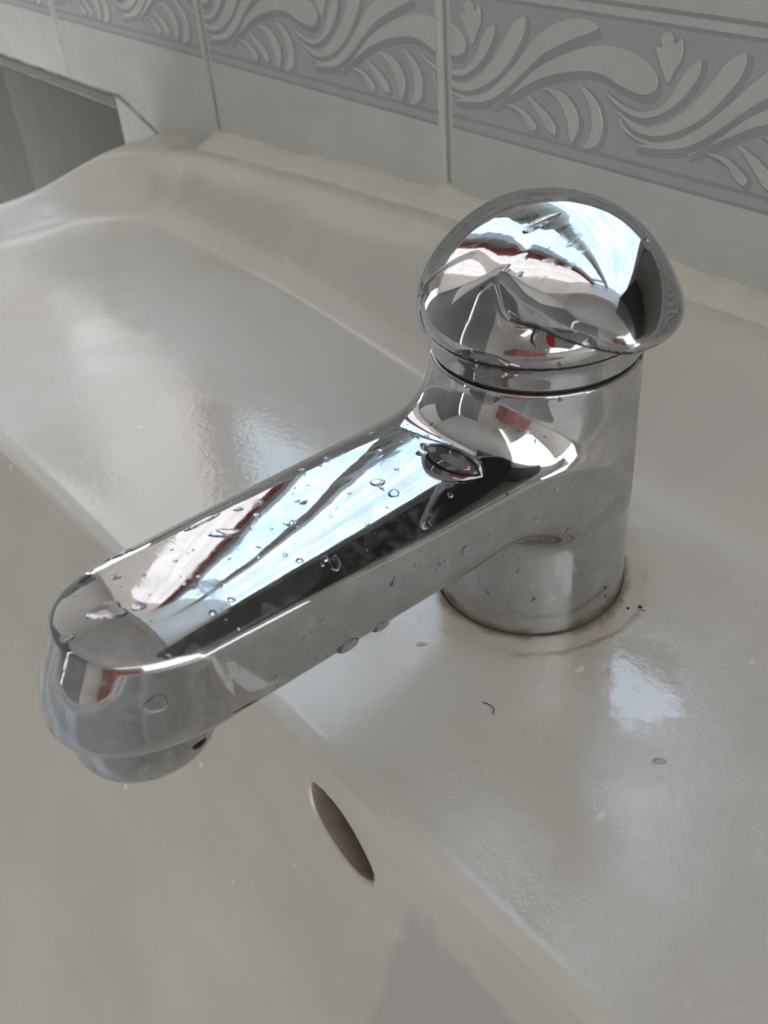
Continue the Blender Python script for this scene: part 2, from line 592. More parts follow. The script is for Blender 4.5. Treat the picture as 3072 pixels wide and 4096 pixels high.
def surface_net(f, lo, hi, h):
    ax = [np.arange(lo[i], hi[i] + h, h, dtype=np.float64) for i in range(3)]
    D = np.empty([len(q) for q in ax], np.float32)
    Y, Z = np.meshgrid(ax[1], ax[2], indexing='ij')
    for i, xv in enumerate(ax[0]):
        D[i] = f(np.full_like(Y, xv), Y, Z)
    S = D < 0
    nx, ny, nz = [n - 1 for n in D.shape]
    cnt = np.zeros((nx, ny, nz), np.int8)
    for dx in (0, 1):
        for dy in (0, 1):
            for dz in (0, 1):
                cnt += S[dx:dx + nx, dy:dy + ny, dz:dz + nz]
    act = (cnt > 0) & (cnt < 8)
    idx = np.full((nx, ny, nz), -1, np.int32)
    I = np.argwhere(act)
    idx[act] = np.arange(len(I))
    acc = np.zeros((len(I), 3)); num = np.zeros(len(I))
    corners = [(a, b, c) for a in (0, 1) for b in (0, 1) for c in (0, 1)]
    for ca in corners:
        for axis in range(3):
            if ca[axis]:
                continue
            cb = list(ca); cb[axis] = 1
            da = D[I[:, 0] + ca[0], I[:, 1] + ca[1], I[:, 2] + ca[2]].astype(float)
            db = D[I[:, 0] + cb[0], I[:, 1] + cb[1], I[:, 2] + cb[2]].astype(float)
            mk = (da < 0) != (db < 0)
            t = np.where(mk, da / np.where(mk, da - db, 1), 0)
            p = np.array(ca, float)[None].repeat(len(I), 0)
            p[:, axis] += t
            acc[mk] += p[mk]; num[mk] += 1
    V = (I + acc / np.maximum(num, 1)[:, None]) * h + np.array(lo)[None]
    quads = []
    for axis in range(3):
        u, v = (axis + 1) % 3, (axis + 2) % 3
        sl_a = [slice(None)] * 3; sl_b = [slice(None)] * 3
        sl_a[axis] = slice(0, -1); sl_b[axis] = slice(1, None)
        A = S[tuple(sl_a)]; B = S[tuple(sl_b)]
        E = np.argwhere(A != B)
        ok = (E[:, u] > 0) & (E[:, v] > 0) & (E[:, u] < D.shape[u] - 1) & (E[:, v] < D.shape[v] - 1)
        E = E[ok]
        flip = ~A[E[:, 0], E[:, 1], E[:, 2]]
        q = []
        for du, dv in ((-1, -1), (0, -1), (0, 0), (-1, 0)):
            c = E.copy(); c[:, u] += du; c[:, v] += dv
            q.append(idx[c[:, 0], c[:, 1], c[:, 2]])
        q = np.stack(q, 1)
        q[flip] = q[flip][:, ::-1]
        quads.append(q)
    Q = np.concatenate(quads)
    Q = Q[(Q >= 0).all(1)]
    V, nrm = project(f, V, 3)
    return V, Q, nrm


# ------------------------------------------------------------------ setting: the wall
WY = 93.5
JX = [-577.5, -427.2, -276.9, -126.6, 23.7, 174.0, 324.3]      # vertical joints
TZ0, TZ1 = 30.2, 119.0
wall = box_obj("wall", (-620, 480, WY + 1.2, WY + 14, -190, TZ1 - 0.5), GROUT, kind='structure',
               label='back wall of white glazed tiles with grey scroll border above the washbasin')

ORN = {
 'd': [(8.9,71.2),(14.0,74.6),(17.9,77.7),(25.3,84.1),(32.4,88.4),(41.0,92.3),(49.1,94.6),(57.1,95.1),(64.3,93.7),(69.1,91.2),(71.0,88.6),(70.2,85.8),(66.9,84.1),(63.8,84.2),(58.1,85.4),(53.1,87.0),(48.1,87.4),(41.4,86.4),(34.4,84.5),(27.3,81.8),(20.8,78.1),(14.0,74.0)],
 'c': [(49.6,98.8),(47.0,100.5),(42.9,100.8),(37.1,99.7),(30.3,96.8),(25.0,92.4),(19.6,86.6),(13.9,81.1),(6.9,75.9),(-0.4,72.6),(-8.0,71.0),(-5.8,70.2),(4.8,71.9),(12.0,75.2),(17.8,79.6),(23.4,84.4),(30.6,89.9),(37.5,93.4),(45.7,96.9)],
 'fleur': [(0.3,88.4),(-2.8,93.2),(-4.4,96.4),(-3.7,97.3),(-2.5,97.3),(-3.3,99.3),(-2.3,100.8),(-0.5,101.0),(0.9,100.1),(1.1,98.5),(2.1,98.9),(3.2,99.9),(4.2,98.1),(4.0,94.7),(2.2,91.6)],
 'e1': [(14.5,73.0),(17.9,73.6),(21.9,72.9),(25.8,70.8),(27.9,68.8),(26.9,67.0),(24.4,68.2),(21.9,70.8),(19.0,72.0)],
 'e2': [(23.7,76.9),(27.5,75.9),(32.3,73.3),(35.2,70.5),(35.5,67.8),(33.0,68.0),(30.5,70.3),(27.6,73.2)],
 'e3': [(30.1,80.3),(35.5,80.8),(40.1,79.3),(43.4,76.0),(44.6,71.6),(42.2,66.4),(41.0,68.2),(40.1,72.1),(37.6,76.3),(33.8,78.9)],
 'e4': [(43.7,83.2),(47.2,82.4),(51.3,79.3),(53.4,74.5),(52.6,69.1),(49.8,66.6),(46.5,65.7),(48.0,68.9),(49.3,72.5),(48.5,76.9),(46.5,80.4)],
 'a': [(9.9,95.2),(9.7,91.6),(6.0,85.8),(1.4,81.5),(-4.4,78.5),(-9.8,78.0),(-16.5,80.2),(-20.5,83.2),(-13.3,80.5),(-7.6,79.9),(-2.4,81.7),(1.6,85.6),(4.5,90.8),(7.5,94.6)],
 'b': [(22.7,98.4),(22.2,94.0),(18.3,87.9),(13.6,82.5),(7.1,77.7),(-1.5,74.1),(-9.4,74.5),(-15.1,78.6),(-11.3,77.1),(-4.1,76.5),(3.1,79.9),(8.9,85.2),(13.7,91.1),(16.9,96.0),(20.4,98.5)],
 'c2': [(-5.0,71.4),(0.4,72.0),(5.5,75.0),(-1.3,72.9),(-9.2,73.2),(-14.6,76.7),(-12.7,73.6)],
}


def catmull(pts, n=4):
    out = []
    N_ = len(pts)
    for i in range(N_):
        p0, p1, p2, p3 = [np.array(pts[(i + k - 1) % N_]) for k in range(4)]
        for j in range(n):
            t = j / n
            out.append(0.5 * (2 * p1 + (p2 - p0) * t + (2 * p0 - 5 * p1 + 4 * p2 - p3) * t * t + (3 * p1 - p0 - 3 * p2 + p3) * t ** 3))
    return out


def clip_x(poly, x0, x1):
    for lim, sgn in ((x0, 1), (x1, -1)):
        res = []
        for i in range(len(poly)):
            a, b = poly[i - 1], poly[i]
            ina, inb = sgn * (a[0] - lim) >= 0, sgn * (b[0] - lim) >= 0
            if ina != inb:
                t = (lim - a[0]) / (b[0] - a[0])
                res.append(a + (b - a) * t)
            if inb:
                res.append(b)
        poly = res
        if len(poly) < 3:
            return []
    return poly


def offset_poly(poly, d):
    P = np.array(poly)
    n = len(P)
    area = 0.5 * np.sum(P[:, 0] * np.roll(P[:, 1], -1) - np.roll(P[:, 0], -1) * P[:, 1])
    t = np.roll(P, -1, 0) - np.roll(P, 1, 0)
    t /= np.linalg.norm(t, axis=1)[:, None] + 1e-9
    nr = np.stack([t[:, 1], -t[:, 0]], 1) * (1 if area > 0 else -1)
    return list(P + nr * d)


def slab(bm, poly, y_face, y_back, inset=0.0):
    """poly (x,z) in mm facing -y, extruded back, edge chamfered by inset"""
    P = [np.array(p) for p in poly]
    Q = [P[0]]
    for p in P[1:]:
        if np.linalg.norm(p - Q[-1]) > 0.02:
            Q.append(p)
    if len(Q) < 4:
        return
    F = offset_poly(Q, -inset) if inset else Q
    front = [bm.verts.new((p[0] * MM, y_face * MM, p[1] * MM)) for p in F]
    back = [bm.verts.new((p[0] * MM, y_back * MM, p[1] * MM)) for p in Q]
    n = len(Q)
    for tri in tessellate_polygon([[Vector((p[0], p[1], 0)) for p in F]]):
        if len(set(tri)) == 3:
            try:
                bm.faces.new([front[k] for k in tri])
            except ValueError:
                pass
    for i in range(n):
        j = (i + 1) % n
        bm.faces.new((front[i], back[i], back[j], front[j]))


TW = 150.3
def ornament_meshes():
    lo, hi = 3.6, TW - 3.4
    bmg, bms, bml = bmesh.new(), bmesh.new(), bmesh.new()
    # printed ground of the border, and its four rules
    slab(bmg, [np.array(p) for p in ((lo, 66.0), (hi, 66.0), (hi, 101.8), (lo, 101.8))], -0.06, 0.05)
    slab(bmg, [np.array(p) for p in ((lo, 62.2), (hi, 62.2), (hi, 64.9), (lo, 64.9))], -0.06, 0.05)
    for z0, z1 in ((61.3, 62.25), (64.85, 66.05), (101.75, 102.8), (105.1, 106.2)):
        slab(bms, [np.array(p) for p in ((lo, z0), (hi, z0), (hi, z1), (lo, z1))], -0.11, 0.05)
    k = 0
    for rep in (-1, 0, 1, 2):
        for nm, pts in ORN.items():
            x0 = 13.0 + 73.5 * rep
            poly = [p + np.array([x0, 0]) for p in catmull(pts, 3)]
            k += 1
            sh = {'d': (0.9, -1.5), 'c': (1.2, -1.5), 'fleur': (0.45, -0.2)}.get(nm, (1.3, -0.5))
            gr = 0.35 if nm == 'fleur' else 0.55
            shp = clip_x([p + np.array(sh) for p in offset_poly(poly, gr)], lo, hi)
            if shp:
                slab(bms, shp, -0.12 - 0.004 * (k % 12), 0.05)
            lf = clip_x(poly, lo, hi)
            if lf:
                slab(bml, lf, -0.40 - 0.008 * (k % 12), 0.05, 0.32)
    res = []
    for nm, bm in (('printed_ground', bmg), ('shade_print', bms), ('leaf_relief', bml)):
        me = bpy.data.meshes.new(nm)
        bmesh.ops.recalc_face_normals(bm, faces=bm.faces)
        bm.to_mesh(me); bm.free()
        res.append(me)
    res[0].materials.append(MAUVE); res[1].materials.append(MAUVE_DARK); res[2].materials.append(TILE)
    return res


def tile_mesh(w_, z0, z1, bev=1.3):
    bm = bmesh.new()
    g = 1.0
    box(bm, g, w_ - g, 0.0, 8.0, z0 + 0.6, z1 - 0.6, bev=bev, seg=3)
    me = bpy.data.meshes.new("tile")
    bm.to_mesh(me); bm.free()
    for p_ in me.polygons:
        p_.use_smooth = True
    me.materials.append(TILE)
    return me


orn = ornament_meshes()
tmesh = tile_mesh(TW, TZ0, TZ1)
tmesh_low = tile_mesh(TW, -62.0, TZ1)
bm = bmesh.new()
slab(bm, [np.array(p) for p in ((0.9, 30.9), (57.4, 30.9), (92.2, 18.6), (106.6, 1.2), (106.6, -62), (149.4, -62), (149.4, 118.4), (0.9, 118.4))], 0.0, 7.0, 0.9)
bmesh.ops.recalc_face_normals(bm, faces=bm.faces)
tmesh_cut = bpy.data.meshes.new("tile")
bm.to_mesh(tmesh_cut); bm.free()
tmesh_cut.materials.append(TILE)
for i, jx in enumerate(JX[:-1]):
    t = link("tile", tmesh if i == 0 else (tmesh_cut if i == 1 else tmesh_low), None, wall, smooth=False)
    t.location = (jx * MM, (WY + random.uniform(-0.15, 0.15)) * MM, random.uniform(-0.3, 0.3) * MM)
    t.rotation_euler = (random.uniform(-.002, .002), random.uniform(-.0015, .0015), random.uniform(-.003, .003))
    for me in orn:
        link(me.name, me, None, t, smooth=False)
# sliver of cut tile at the slanted joint, darker tiles with a lighter top strip below
bm = bmesh.new()
slab(bm, [np.array(p) for p in ((-376.6, 29.3), (-370.8, 29.1), (-336.2, 16.9), (-321.8, -0.4), (-321.8, -60), (-376.6, -60))], WY + 0.1, WY + 7, 0.7)
bmesh.ops.recalc_face_normals(bm, faces=bm.faces)
bm_obj("cut_tile", bm, TILE, wall)
gm = None
for x1 in (-378.4, -528.2):
    w_ = 149.0
    bm = bmesh.new()
    box(bm, -w_, 0, 0, 7, -120, 22.8, bev=1.2, seg=3)
    if gm is None:
        gm = bm_obj("dark_tile", bm, DARKTILE, wall, smooth=True)
        g_ = gm
    else:
        bm.free()
        g_ = gm.copy(); COL.objects.link(g_); g_.parent = wall
    g_.location = (x1 * MM, (WY + 0.7) * MM, 0)
    st = box_obj("light_strip", (x1 - w_, x1, WY + 0.3, WY + 7, 23.4, 29.2), TOPSTRIP, wall, bev=1.0)

# ------------------------------------------------------------------ the room behind: window over the basin, walls, added light helpers
wallu = []
bm = bmesh.new()
box(bm, -1500, -900, WY + 2, WY + 200, 118.4, 1500)
box(bm, -900, 1.5, WY + 2, WY + 200, 900, 1500)
bm_obj("upper_wall", bm, CREAM, kind='structure', label='cream painted wall round the window above the tiles')
box_obj('wall_panel', (2, 900, WY + 2, WY + 200, 118.4, 1500), SHADEWALL, kind='structure', label='grey green wall right of the window, its shade put in the colour')
box_obj('dark_reflection_box', (6, 420, 20, WY + 1.5, 236, 1000), DARKBOXP, bev=3, label='added unseen dark brown box right of the window, darkening the tap reflections', cat='cabinet')  # added unseen box that gives the chrome a dark reflection
win = empty("window", (-0.32, 0.26, 0.13), 'two light window with grey frame and red trim above the tiled border', 'window')
def wbox(name, d, mat, bev=0.0):
    o = box_obj(name, d, mat, None, bev)
    o.parent = win
    o.matrix_parent_inverse = Matrix.Translation(Vector((0.32, -0.26, -0.13)))
    return o
wbox("sill", (-900, 1.5, WY - 1.0, WY + 170, 119.0, 126.0), CREAM, 1.5)
wbox("frame", (-575, -548, 215, 250, 126, 900), FRAME, 2)
wbox("frame", (-60, -40, 215, 250, 126, 900), FRAME, 2)
wbox("mullion", (-392, -356, 212, 250, 126, 900), FRAME, 2)
wbox("transom", (-548, -392, 213, 250, 780, 800), FRAME, 2)
wbox("side_board", (-39.5, 1, 219, 250, 126, 900), SHADEWALL)
wbox("red_strip", (-590, -576, 205, 250, 126, 900), REDTRIM, 1)
wbox("glow_panel", (-899, -591, 218, 240, 126.5, 899), pane_mat("cream_glow", (0.78, 0.74, 0.72), (0.96, 0.93, 0.92), 0.02, WINDOW_POWER * 0.8))  # added glowing panel that brightens the sheen on the deck
wbox("pane", (-547.5, -392.5, 228, 232, 126.5, 899), pane_mat("pale_blue_daylight", (0.55, 0.76, 1.0), (0.78, 0.92, 1.0), 1.0, WINDOW_POWER))
wbox("pane", (-355.5, -60.5, 228, 232, 126.5, 899), pane_mat("frosted_daylight", (0.52, 0.70, 0.98), (0.86, 0.94, 1.0), 0.15, WINDOW_POWER))

box_obj("ceiling", (-1020, 900, -1800, 290, 1150, 1170), CEIL, kind='structure')
box_obj("far_wall", (-1000, -120, -1820, -1800, -900, 1149), SIDEP, kind='structure')
box_obj("far_wall_panel", (-119, 1080, -1822, -1801, -900, 1149), FARP, kind='structure')
box_obj("low_glare_block", (1082, 1099, -759, 60, -900, 260), CREAM, kind='structure')  # added low wall, keeps the bright background out of the chrome
box_obj("glare_block_wall", (1081, 1100, -1822, -760, -900, 1149), CREAM, kind='structure')  # added unseen wall that blocks the white background from reflections
box_obj("side_wall", (-1020, -1000, -1700, 92, -900, 350), SIDEP, kind='structure')
box_obj("side_wall_upper", (-1024, -1001, -420, 92, 351, 1149), CREAM, kind='structure')
box_obj("side_wall_far", (-1023, -1002, -1700, -421, 351, 1149), SIDEP, kind='structure')
cab = box_obj("cabinet", (380, 1060, -1500, -850, -895, 300), DARKWOOD, bev=6,
              label='dark red wooden cabinet standing against the far cream wall', cat='cabinet')


def lathe(name, prof, mat, parent, seg=96, center=(0, 0), rmod=None):
    V_, F_ = [], []
    for r_, z_ in prof:
        for k in range(seg):
            th = 2 * math.pi * k / seg
            rr = r_ if rmod is None else rmod(r_, z_, th)
            V_.append((center[0] + rr * math.cos(th), center[1] + rr * math.sin(th), z_))
    for i in range(len(prof) - 1):
        for k in range(seg):
            k2 = (k + 1) % seg
            F_.append((i * seg + k, i * seg + k2, (i + 1) * seg + k2, (i + 1) * seg + k))
    me = mesh_from(name, V_, F_)
    bm_ = bmesh.new(); bm_.from_mesh(me)
    bmesh.ops.recalc_face_normals(bm_, faces=bm_.faces)
    bm_.to_mesh(me); bm_.free()
    return link(name, me, mat, parent)



BOTTLE = simple("milky_plastic", (0.62, 0.66, 0.60), 0.35, scale=40)
PRINT = simple("green_print", (0.05, 0.16, 0.10), 0.5)
bot = empty("pump_bottle", (-0.262, 0.165, 0.126), 'milky plastic pump bottle with green lettering standing on the window sill', 'bottle')
lathe("bottle_body", [(0, 0.5), (28, 0.5), (31, 3), (31, 70), (29, 84), (20, 96), (11, 101), (11, 106), (0, 106)], BOTTLE, bot, 48)
lathe("pump_collar", [(0, 106), (13, 106), (13, 118), (6, 120), (4.5, 121), (4.5, 138), (0, 138)], BOTTLE, bot, 32)
box_obj("pump_nozzle", (-9, 9, -36, 9, 138, 148), BOTTLE, bot, bev=3)
for txt_, zz_, sz_ in (("CARE", 62, 15), ("PROTECT", 44, 11.5)):
    cu = bpy.data.curves.new("lettering", 'FONT')
    cu.body = txt_
    cu.size = sz_ * MM
    cu.align_x = 'CENTER'
    cu.extrude = 0.3 * MM
    tmp = bpy.data.objects.new("lettering_tmp", cu)
    COL.objects.link(tmp)
    me_ = bpy.data.meshes.new_from_object(tmp.evaluated_get(bpy.context.evaluated_depsgraph_get()))
    me_.name = "lettering"
    bpy.data.objects.remove(tmp)
    bpy.data.curves.remove(cu)
    for v_ in me_.vertices:                     # wrap the flat letters round the bottle, facing the room
        x_, y_, z_ = v_.co
        th_ = x_ / (31.2 * MM)
        rr_ = 31.2 * MM + z_
        v_.co = (rr_ * math.sin(th_), -rr_ * math.cos(th_), zz_ * MM + y_)
    me_.materials.clear()
    link("lettering", me_, PRINT, bot, smooth=False)

# ------------------------------------------------------------------ washbasin (height field, mm)
def rrect(x, y, cx, cy, hx, hy, r):
    qx = np.abs(x - cx) - hx + r
    qy = np.abs(y - cy) - hy + r
    return np.minimum(np.maximum(qx, qy), 0) + np.hypot(np.maximum(qx, 0), np.maximum(qy, 0)) - r


def basin_surface(x, y):
    # raised border round the flat deck
    d = rrect(x, y, 0, -131, 300, 179, 26)
    back = np.interp(x, [-300, -278, -200, -120, 0, 300], [22, 25, 31, 35, 36.5, 36.5])
    wb = sstep((y - 5) / 70.0)
    H = 14.0 * (1 - wb) + back * wb
    t0 = np.clip(d / 37.0, 0, 1)
    lw = sstep((-60 - x) / 140.0)
    t = np.clip((d + 12.0 * (1 - lw)) / (37.0 + 12.0 * (1 - lw)), 0, 1)
    lf = 0.10 * lw
    rise = H * (lf * t0 + (1 - lf) * t ** 3 * (6 * t * t - 15 * t + 10))
    z = rise
    z = z + 0.25 * np.exp(-((d + 1.5) / 5.0) ** 2) * sstep((-40 - x) / 120.0)
    # outer edge rolls over
    do = rrect(x, y, 0, -95, 336, 235, 40)
    z = z - 9.0 * np.clip((do + 14) / 14.0, 0, 2) ** 2.4
    # bowl
    di = -rrect(x, y, 0, -182, 250, 108, 90)
    prof_d = [-8, -4, -1.5, 0, 1.5, 3.5, 6, 10, 15, 20, 24, 32, 50, 80, 130, 200]
    prof_z = [0, -0.05, -0.4, -1.0, -3.4, -8.5, -15, -25, -36.5, -47.5, -53.5, -63, -86, -117, -138, -144]
    zb = np.interp(di, prof_d, prof_z)
    z = np.where(di > -8, z + zb, z) + 0.4 * np.exp(-((di + 3.5) / 4.2) ** 2)
    return z


def lines(spec):
    out = [spec[0][0]]
    for a, b, s in spec:
        n = max(1, int(round((b - a) / s)))
        out += list(a + (b - a) * (np.arange(n) + 1) / n)
    return np.array(out)


gx = lines([(-343, -255, 2.0), (-255, -40, 4.0), (-40, -2, 2.0), (-2, 4, 0.8), (4, 38, 0.3), (38, 44, 0.8), (44, 80, 2.0), (80, 343, 6.0)])
gy = lines([(-336, -130, 4.0), (-130, -100, 1.5), (-100, -84, 0.6), (-84, -73, 0.15), (-73, -68, 0.5), (-68, -30, 2.0), (-30, 30, 1.5), (30, 94.4, 1.0)])
X, Y = np.meshgrid(gx, gy, indexing='ij')
Z = basin_surface(X, Y)
for _ in range(2):
    Zs = Z.copy()
    Zs[1:-1, 1:-1] = 0.5 * Z[1:-1, 1:-1] + 0.125 * (Z[2:, 1:-1] + Z[:-2, 1:-1] + Z[1:-1, 2:] + Z[1:-1, :-2])
    Z = Zs
# overflow slot: a pocket sunk into the bowl's back wall
sx = X - 20.5
sz = Z + 10.2 + 0.24 * sx
e = np.sqrt((sx / 11.5) ** 2 + (sz / (4.1)) ** 2 + 1e-9) + 0 * sx
inw = (Y < -74.2) & (Y > -84)
dep = np.where(inw & (e < 1.05), 60.0, 0)
Y2 = Y + dep * 0.92
Z2 = Z - dep * 0.39
V = np.stack([X, Y2, Z2], -1)
nx_, ny_ = X.shape
ids = np.arange(nx_ * ny_).reshape(nx_, ny_)
Q = np.stack([ids[:-1, :-1], ids[1:, :-1], ids[1:, 1:], ids[:-1, 1:]], -1).reshape(-1, 4)
Vl = V.reshape(-1, 3)
# skirts
border = np.concatenate([ids[:, 0], ids[-1, 1:], ids[-2::-1, -1], ids[0, -2:0:-1]])
sk = Vl[border].copy(); sk[:, 2] = -165
b2 = np.arange(len(border)) + len(Vl)
Vl = np.concatenate([Vl, sk])
nb = len(border)
Qs = np.stack([border, b2, np.roll(b2, -1), np.roll(border, -1)], 1)
Q = np.concatenate([Q, Qs])
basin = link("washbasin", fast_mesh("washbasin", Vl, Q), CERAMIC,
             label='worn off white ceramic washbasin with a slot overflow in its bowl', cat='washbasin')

def slot_mesh():
    prof = [(1.20, -0.14), (1.14, 0.03), (1.08, 0.02), (1.03, -0.28), (0.99, -0.8), (0.965, -1.8), (0.95, -4), (0.93, -10), (0.90, -20), (0.86, -34), (0.5, -42), (0.02, -43)]
    ys = np.arange(-90.0, -72.0, 0.02)
    V_, F_ = [], []
    seg = 120
    for e_, off in prof:
        for k in range(seg):
            th = 2 * math.pi * k / seg
            wob_ = 1 + 0.02 * math.sin(3 * th + 1) + 0.015 * math.sin(5 * th)
            x_ = 20.5 + 11.5 * e_ * wob_ * math.cos(th)
            z_ = -10.2 - 0.24 * (x_ - 20.5) + 4.1 * e_ * wob_ * math.sin(th)
            j = int(np.abs(PROFZ - z_).argmin())
            y_ = PROFY[j]
            if off > -1.5:
                nrm_ = (-0.93, 0.37)      # out of the wall: towards -y, up
                V_.append((x_, y_ + nrm_[0] * off, z_ + nrm_[1] * off))
            else:
                V_.append((x_, y_ - off * 0.90, z_ + off * 0.43))
    for i in range(len(prof) - 1):
        for k in range(seg):
            k2 = (k + 1) % seg
            F_.append((i * seg + k, i * seg + k2, (i + 1) * seg + k2, (i + 1) * seg + k))
    return mesh_from("overflow_slot", V_, F_)


# profile of the bowl's back wall through the slot
ci = int(np.abs(gx - 20.5).argmin())
selp = (gy > -96) & (gy < -72)
PY, PZ = gy[selp], Z[ci][selp]
PROFY = np.arange(-95.5, -72.5, 0.01)
PROFZ = np.interp(PROFY, PY, PZ)
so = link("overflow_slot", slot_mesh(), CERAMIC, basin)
so.data.materials.append(simple("overflow_grime_shade", (0.34, 0.29, 0.23), 0.6, scale=300, var=0.35))  # brown stands for grime and for the shade inside the slot
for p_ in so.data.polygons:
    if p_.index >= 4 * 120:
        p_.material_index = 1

# sealant bead between upstand and tiles
def sealant():
    xs = np.arange(-282, 330, 1.5)
    rng = np.random.RandomState(3)
    nz = np.convolve(rng.randn(len(xs) + 20), np.hanning(13) / 3.0, 'same')[:len(xs)]
    nz2 = np.convolve(rng.randn(len(xs) + 60), np.hanning(31) / 5.0, 'same')[:len(xs)]
    top = np.interp(xs, [-282, -276, -200, -128, -30, 330], [30.0, 31.5, 36.0, 40.2, 40.6, 40.6]) + nz * 0.45 + nz2 * 0.5
    top += np.where(np.abs(xs + 127) < 4, 1.0, 0)
    bot = basin_surface(xs, np.full_like(xs, 84.5 if True else 0))
    K = 9
    V_, F_ = [], []
    for i, xx in enumerate(xs):
        end = sstep((xx + 283) / 7.0)
        for k in range(K):
            t = k / (K - 1)
            yb = 83.2 + nz2[i] * 0.4
            y_ = yb + (WY + 1.0 - yb) * t
            zb_ = float(basin_surface(np.array([xx]), np.array([y_]))[0])
            line = bot[i] + (top[i] - bot[i]) * t ** 1.1
            bul = 1.1 * math.sin(math.pi * t) * end
            V_.append((xx, y_, max(zb_ - 0.4 + (0.5 if 0.06 < t else -0.3), line + bul - (0.5 if k == 0 else 0)) if end > 0.05 else zb_ - 0.6))
    for i in range(len(xs) - 1):
        for k in range(K - 1):
            a = i * K + k
            F_.append((a, a + K, a + K + 1, a + 1))
    me = mesh_from("sealant_bead", V_, F_)
    return link("sealant_bead", me, SEAL, label='yellowed cream silicone sealant bead along the wall behind the washbasin', cat='sealant')
sealant()

# ------------------------------------------------------------------ the tap
tap = empty("basin_tap", (0, 0, 0), 'chrome single lever mixer tap with water drops standing on the washbasin deck', 'tap')
V, Q, nr = surface_net(sdf_body, (-30, -130, -2.0), (30, 28, 66), 0.55)
link("tap_body", fast_mesh("tap_body", V, Q, nr), CHROME, tap)
V, Q, nr = surface_net(sdf_handle, (-34, -38, 63.0), (46, 36, 102), 0.45)
handle = link("lever_handle", fast_mesh("lever_handle", V, Q, nr), CHROME, tap)


lathe("seam_ring", [(18, 64.0), (21.6, 64.0), (21.6, 65.15), (18, 65.15)], BLACKGAP_REFL, tap)
lathe("foot_gasket", [(20, 0.55), (22.95, 0.55), (23.15, 0.3), (23.15, -0.5)], GASKET, tap)


def flats(r_, z_, th):
    if z_ > -1.0:
        return r_
    th0 = math.radians(-28)
    dd = (th - th0 + math.pi) % (2 * math.pi) - math.pi
    if abs(dd) < math.radians(11):
        return min(r_, 12.6 / math.cos(dd) if abs(dd) < 1.2 else r_)
    return r_
aer = lathe("aerator", [(9.0, 25.0), (10.8, 24.8), (11.2, 23.4), (12.4, 21.4), (13.3, 21.8), (13.7, 22.8), (13.75, 26.8), (13.5, 28.4), (13.3, 29.4), (13.6, 30.2), (13.6, 36.0)],
            CHROME, tap, 144, (-3.8, -101.4), flats)
lathe("mesh_insert", [(0.01, 24.6), (9.2, 24.6)], BLACKGAP_REFL, aer, 48, (-3.8, -101.4))

# indicator disc under the lip
def disc_obj(name, rad, depth, center, axis, mat, parent, half=None, lift=0.0):
    ax_ = Vector(axis).normalized()
    up = Vector((0, 0, 1))
    sd = up.cross(ax_).normalized()
    bm_ = bmesh.new()
    rings = [(1.0, 0.0), (1.0, depth * 0.6), (0.93, depth * 0.92), (0.86, depth)]
    seg = 48
    rows = []
    for s_, h_ in rings:
        row = []
        for k in range(seg):
            th = 2 * math.pi * k / seg
            cu, cv = math.cos(th) * rad * s_, math.sin(th) * rad * s_
            if half is not None:
                cu = min(cu, -0.15) if half < 0 else max(cu, 0.15)
            p_ = Vector(center) + sd * cu + up * cv + ax_ * (h_ + lift)
            row.append(bm_.verts.new(p_ * MM))
        rows.append(row)
    for i in range(len(rows) - 1):
        for k in range(seg):
            k2 = (k + 1) % seg
            try:
                bm_.faces.new((rows[i][k], rows[i][k2], rows[i + 1][k2], rows[i + 1][k]))
            except ValueError:
                pass
    bm_.faces.new(rows[-1])
    bmesh.ops.remove_doubles(bm_, verts=bm_.verts, dist=1e-6)
    return bm_obj(name, bm_, mat, parent, smooth=False)


azd = math.radians(-1.5)
ax2 = FW * math.cos(azd) + RT * math.sin(azd)
zc_ = 78.6
rw_ = 21.6
cen = (17.1, -13.95, 76.2)
ax2 = (0.66, -0.56)
disc_obj("indicator_rim", 4.5, 0.9, cen, (ax2[0], ax2[1], 0.5), BLACKGAP_REFL, tap)
ind = disc_obj("indicator_disc", 4.1, 1.5, cen, (ax2[0], ax2[1], 0.5), CHROME, tap)
disc_obj("red_dot", 1.7, 0.4, cen, (ax2[0], ax2[1], 0.5), RED, ind, half=-1, lift=1.45)



# lever underside painted black to darken its mirror image on the spout
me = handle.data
me.materials.append(BLACKGAP_REFL)
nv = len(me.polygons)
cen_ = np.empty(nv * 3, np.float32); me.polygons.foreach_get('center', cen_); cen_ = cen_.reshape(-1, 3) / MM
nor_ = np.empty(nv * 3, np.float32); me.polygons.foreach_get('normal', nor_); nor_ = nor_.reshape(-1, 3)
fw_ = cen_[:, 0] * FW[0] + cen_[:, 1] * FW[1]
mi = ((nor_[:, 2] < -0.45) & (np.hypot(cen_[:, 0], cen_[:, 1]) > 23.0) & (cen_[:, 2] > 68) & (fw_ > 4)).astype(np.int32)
me.polygons.foreach_set('material_index', mi)


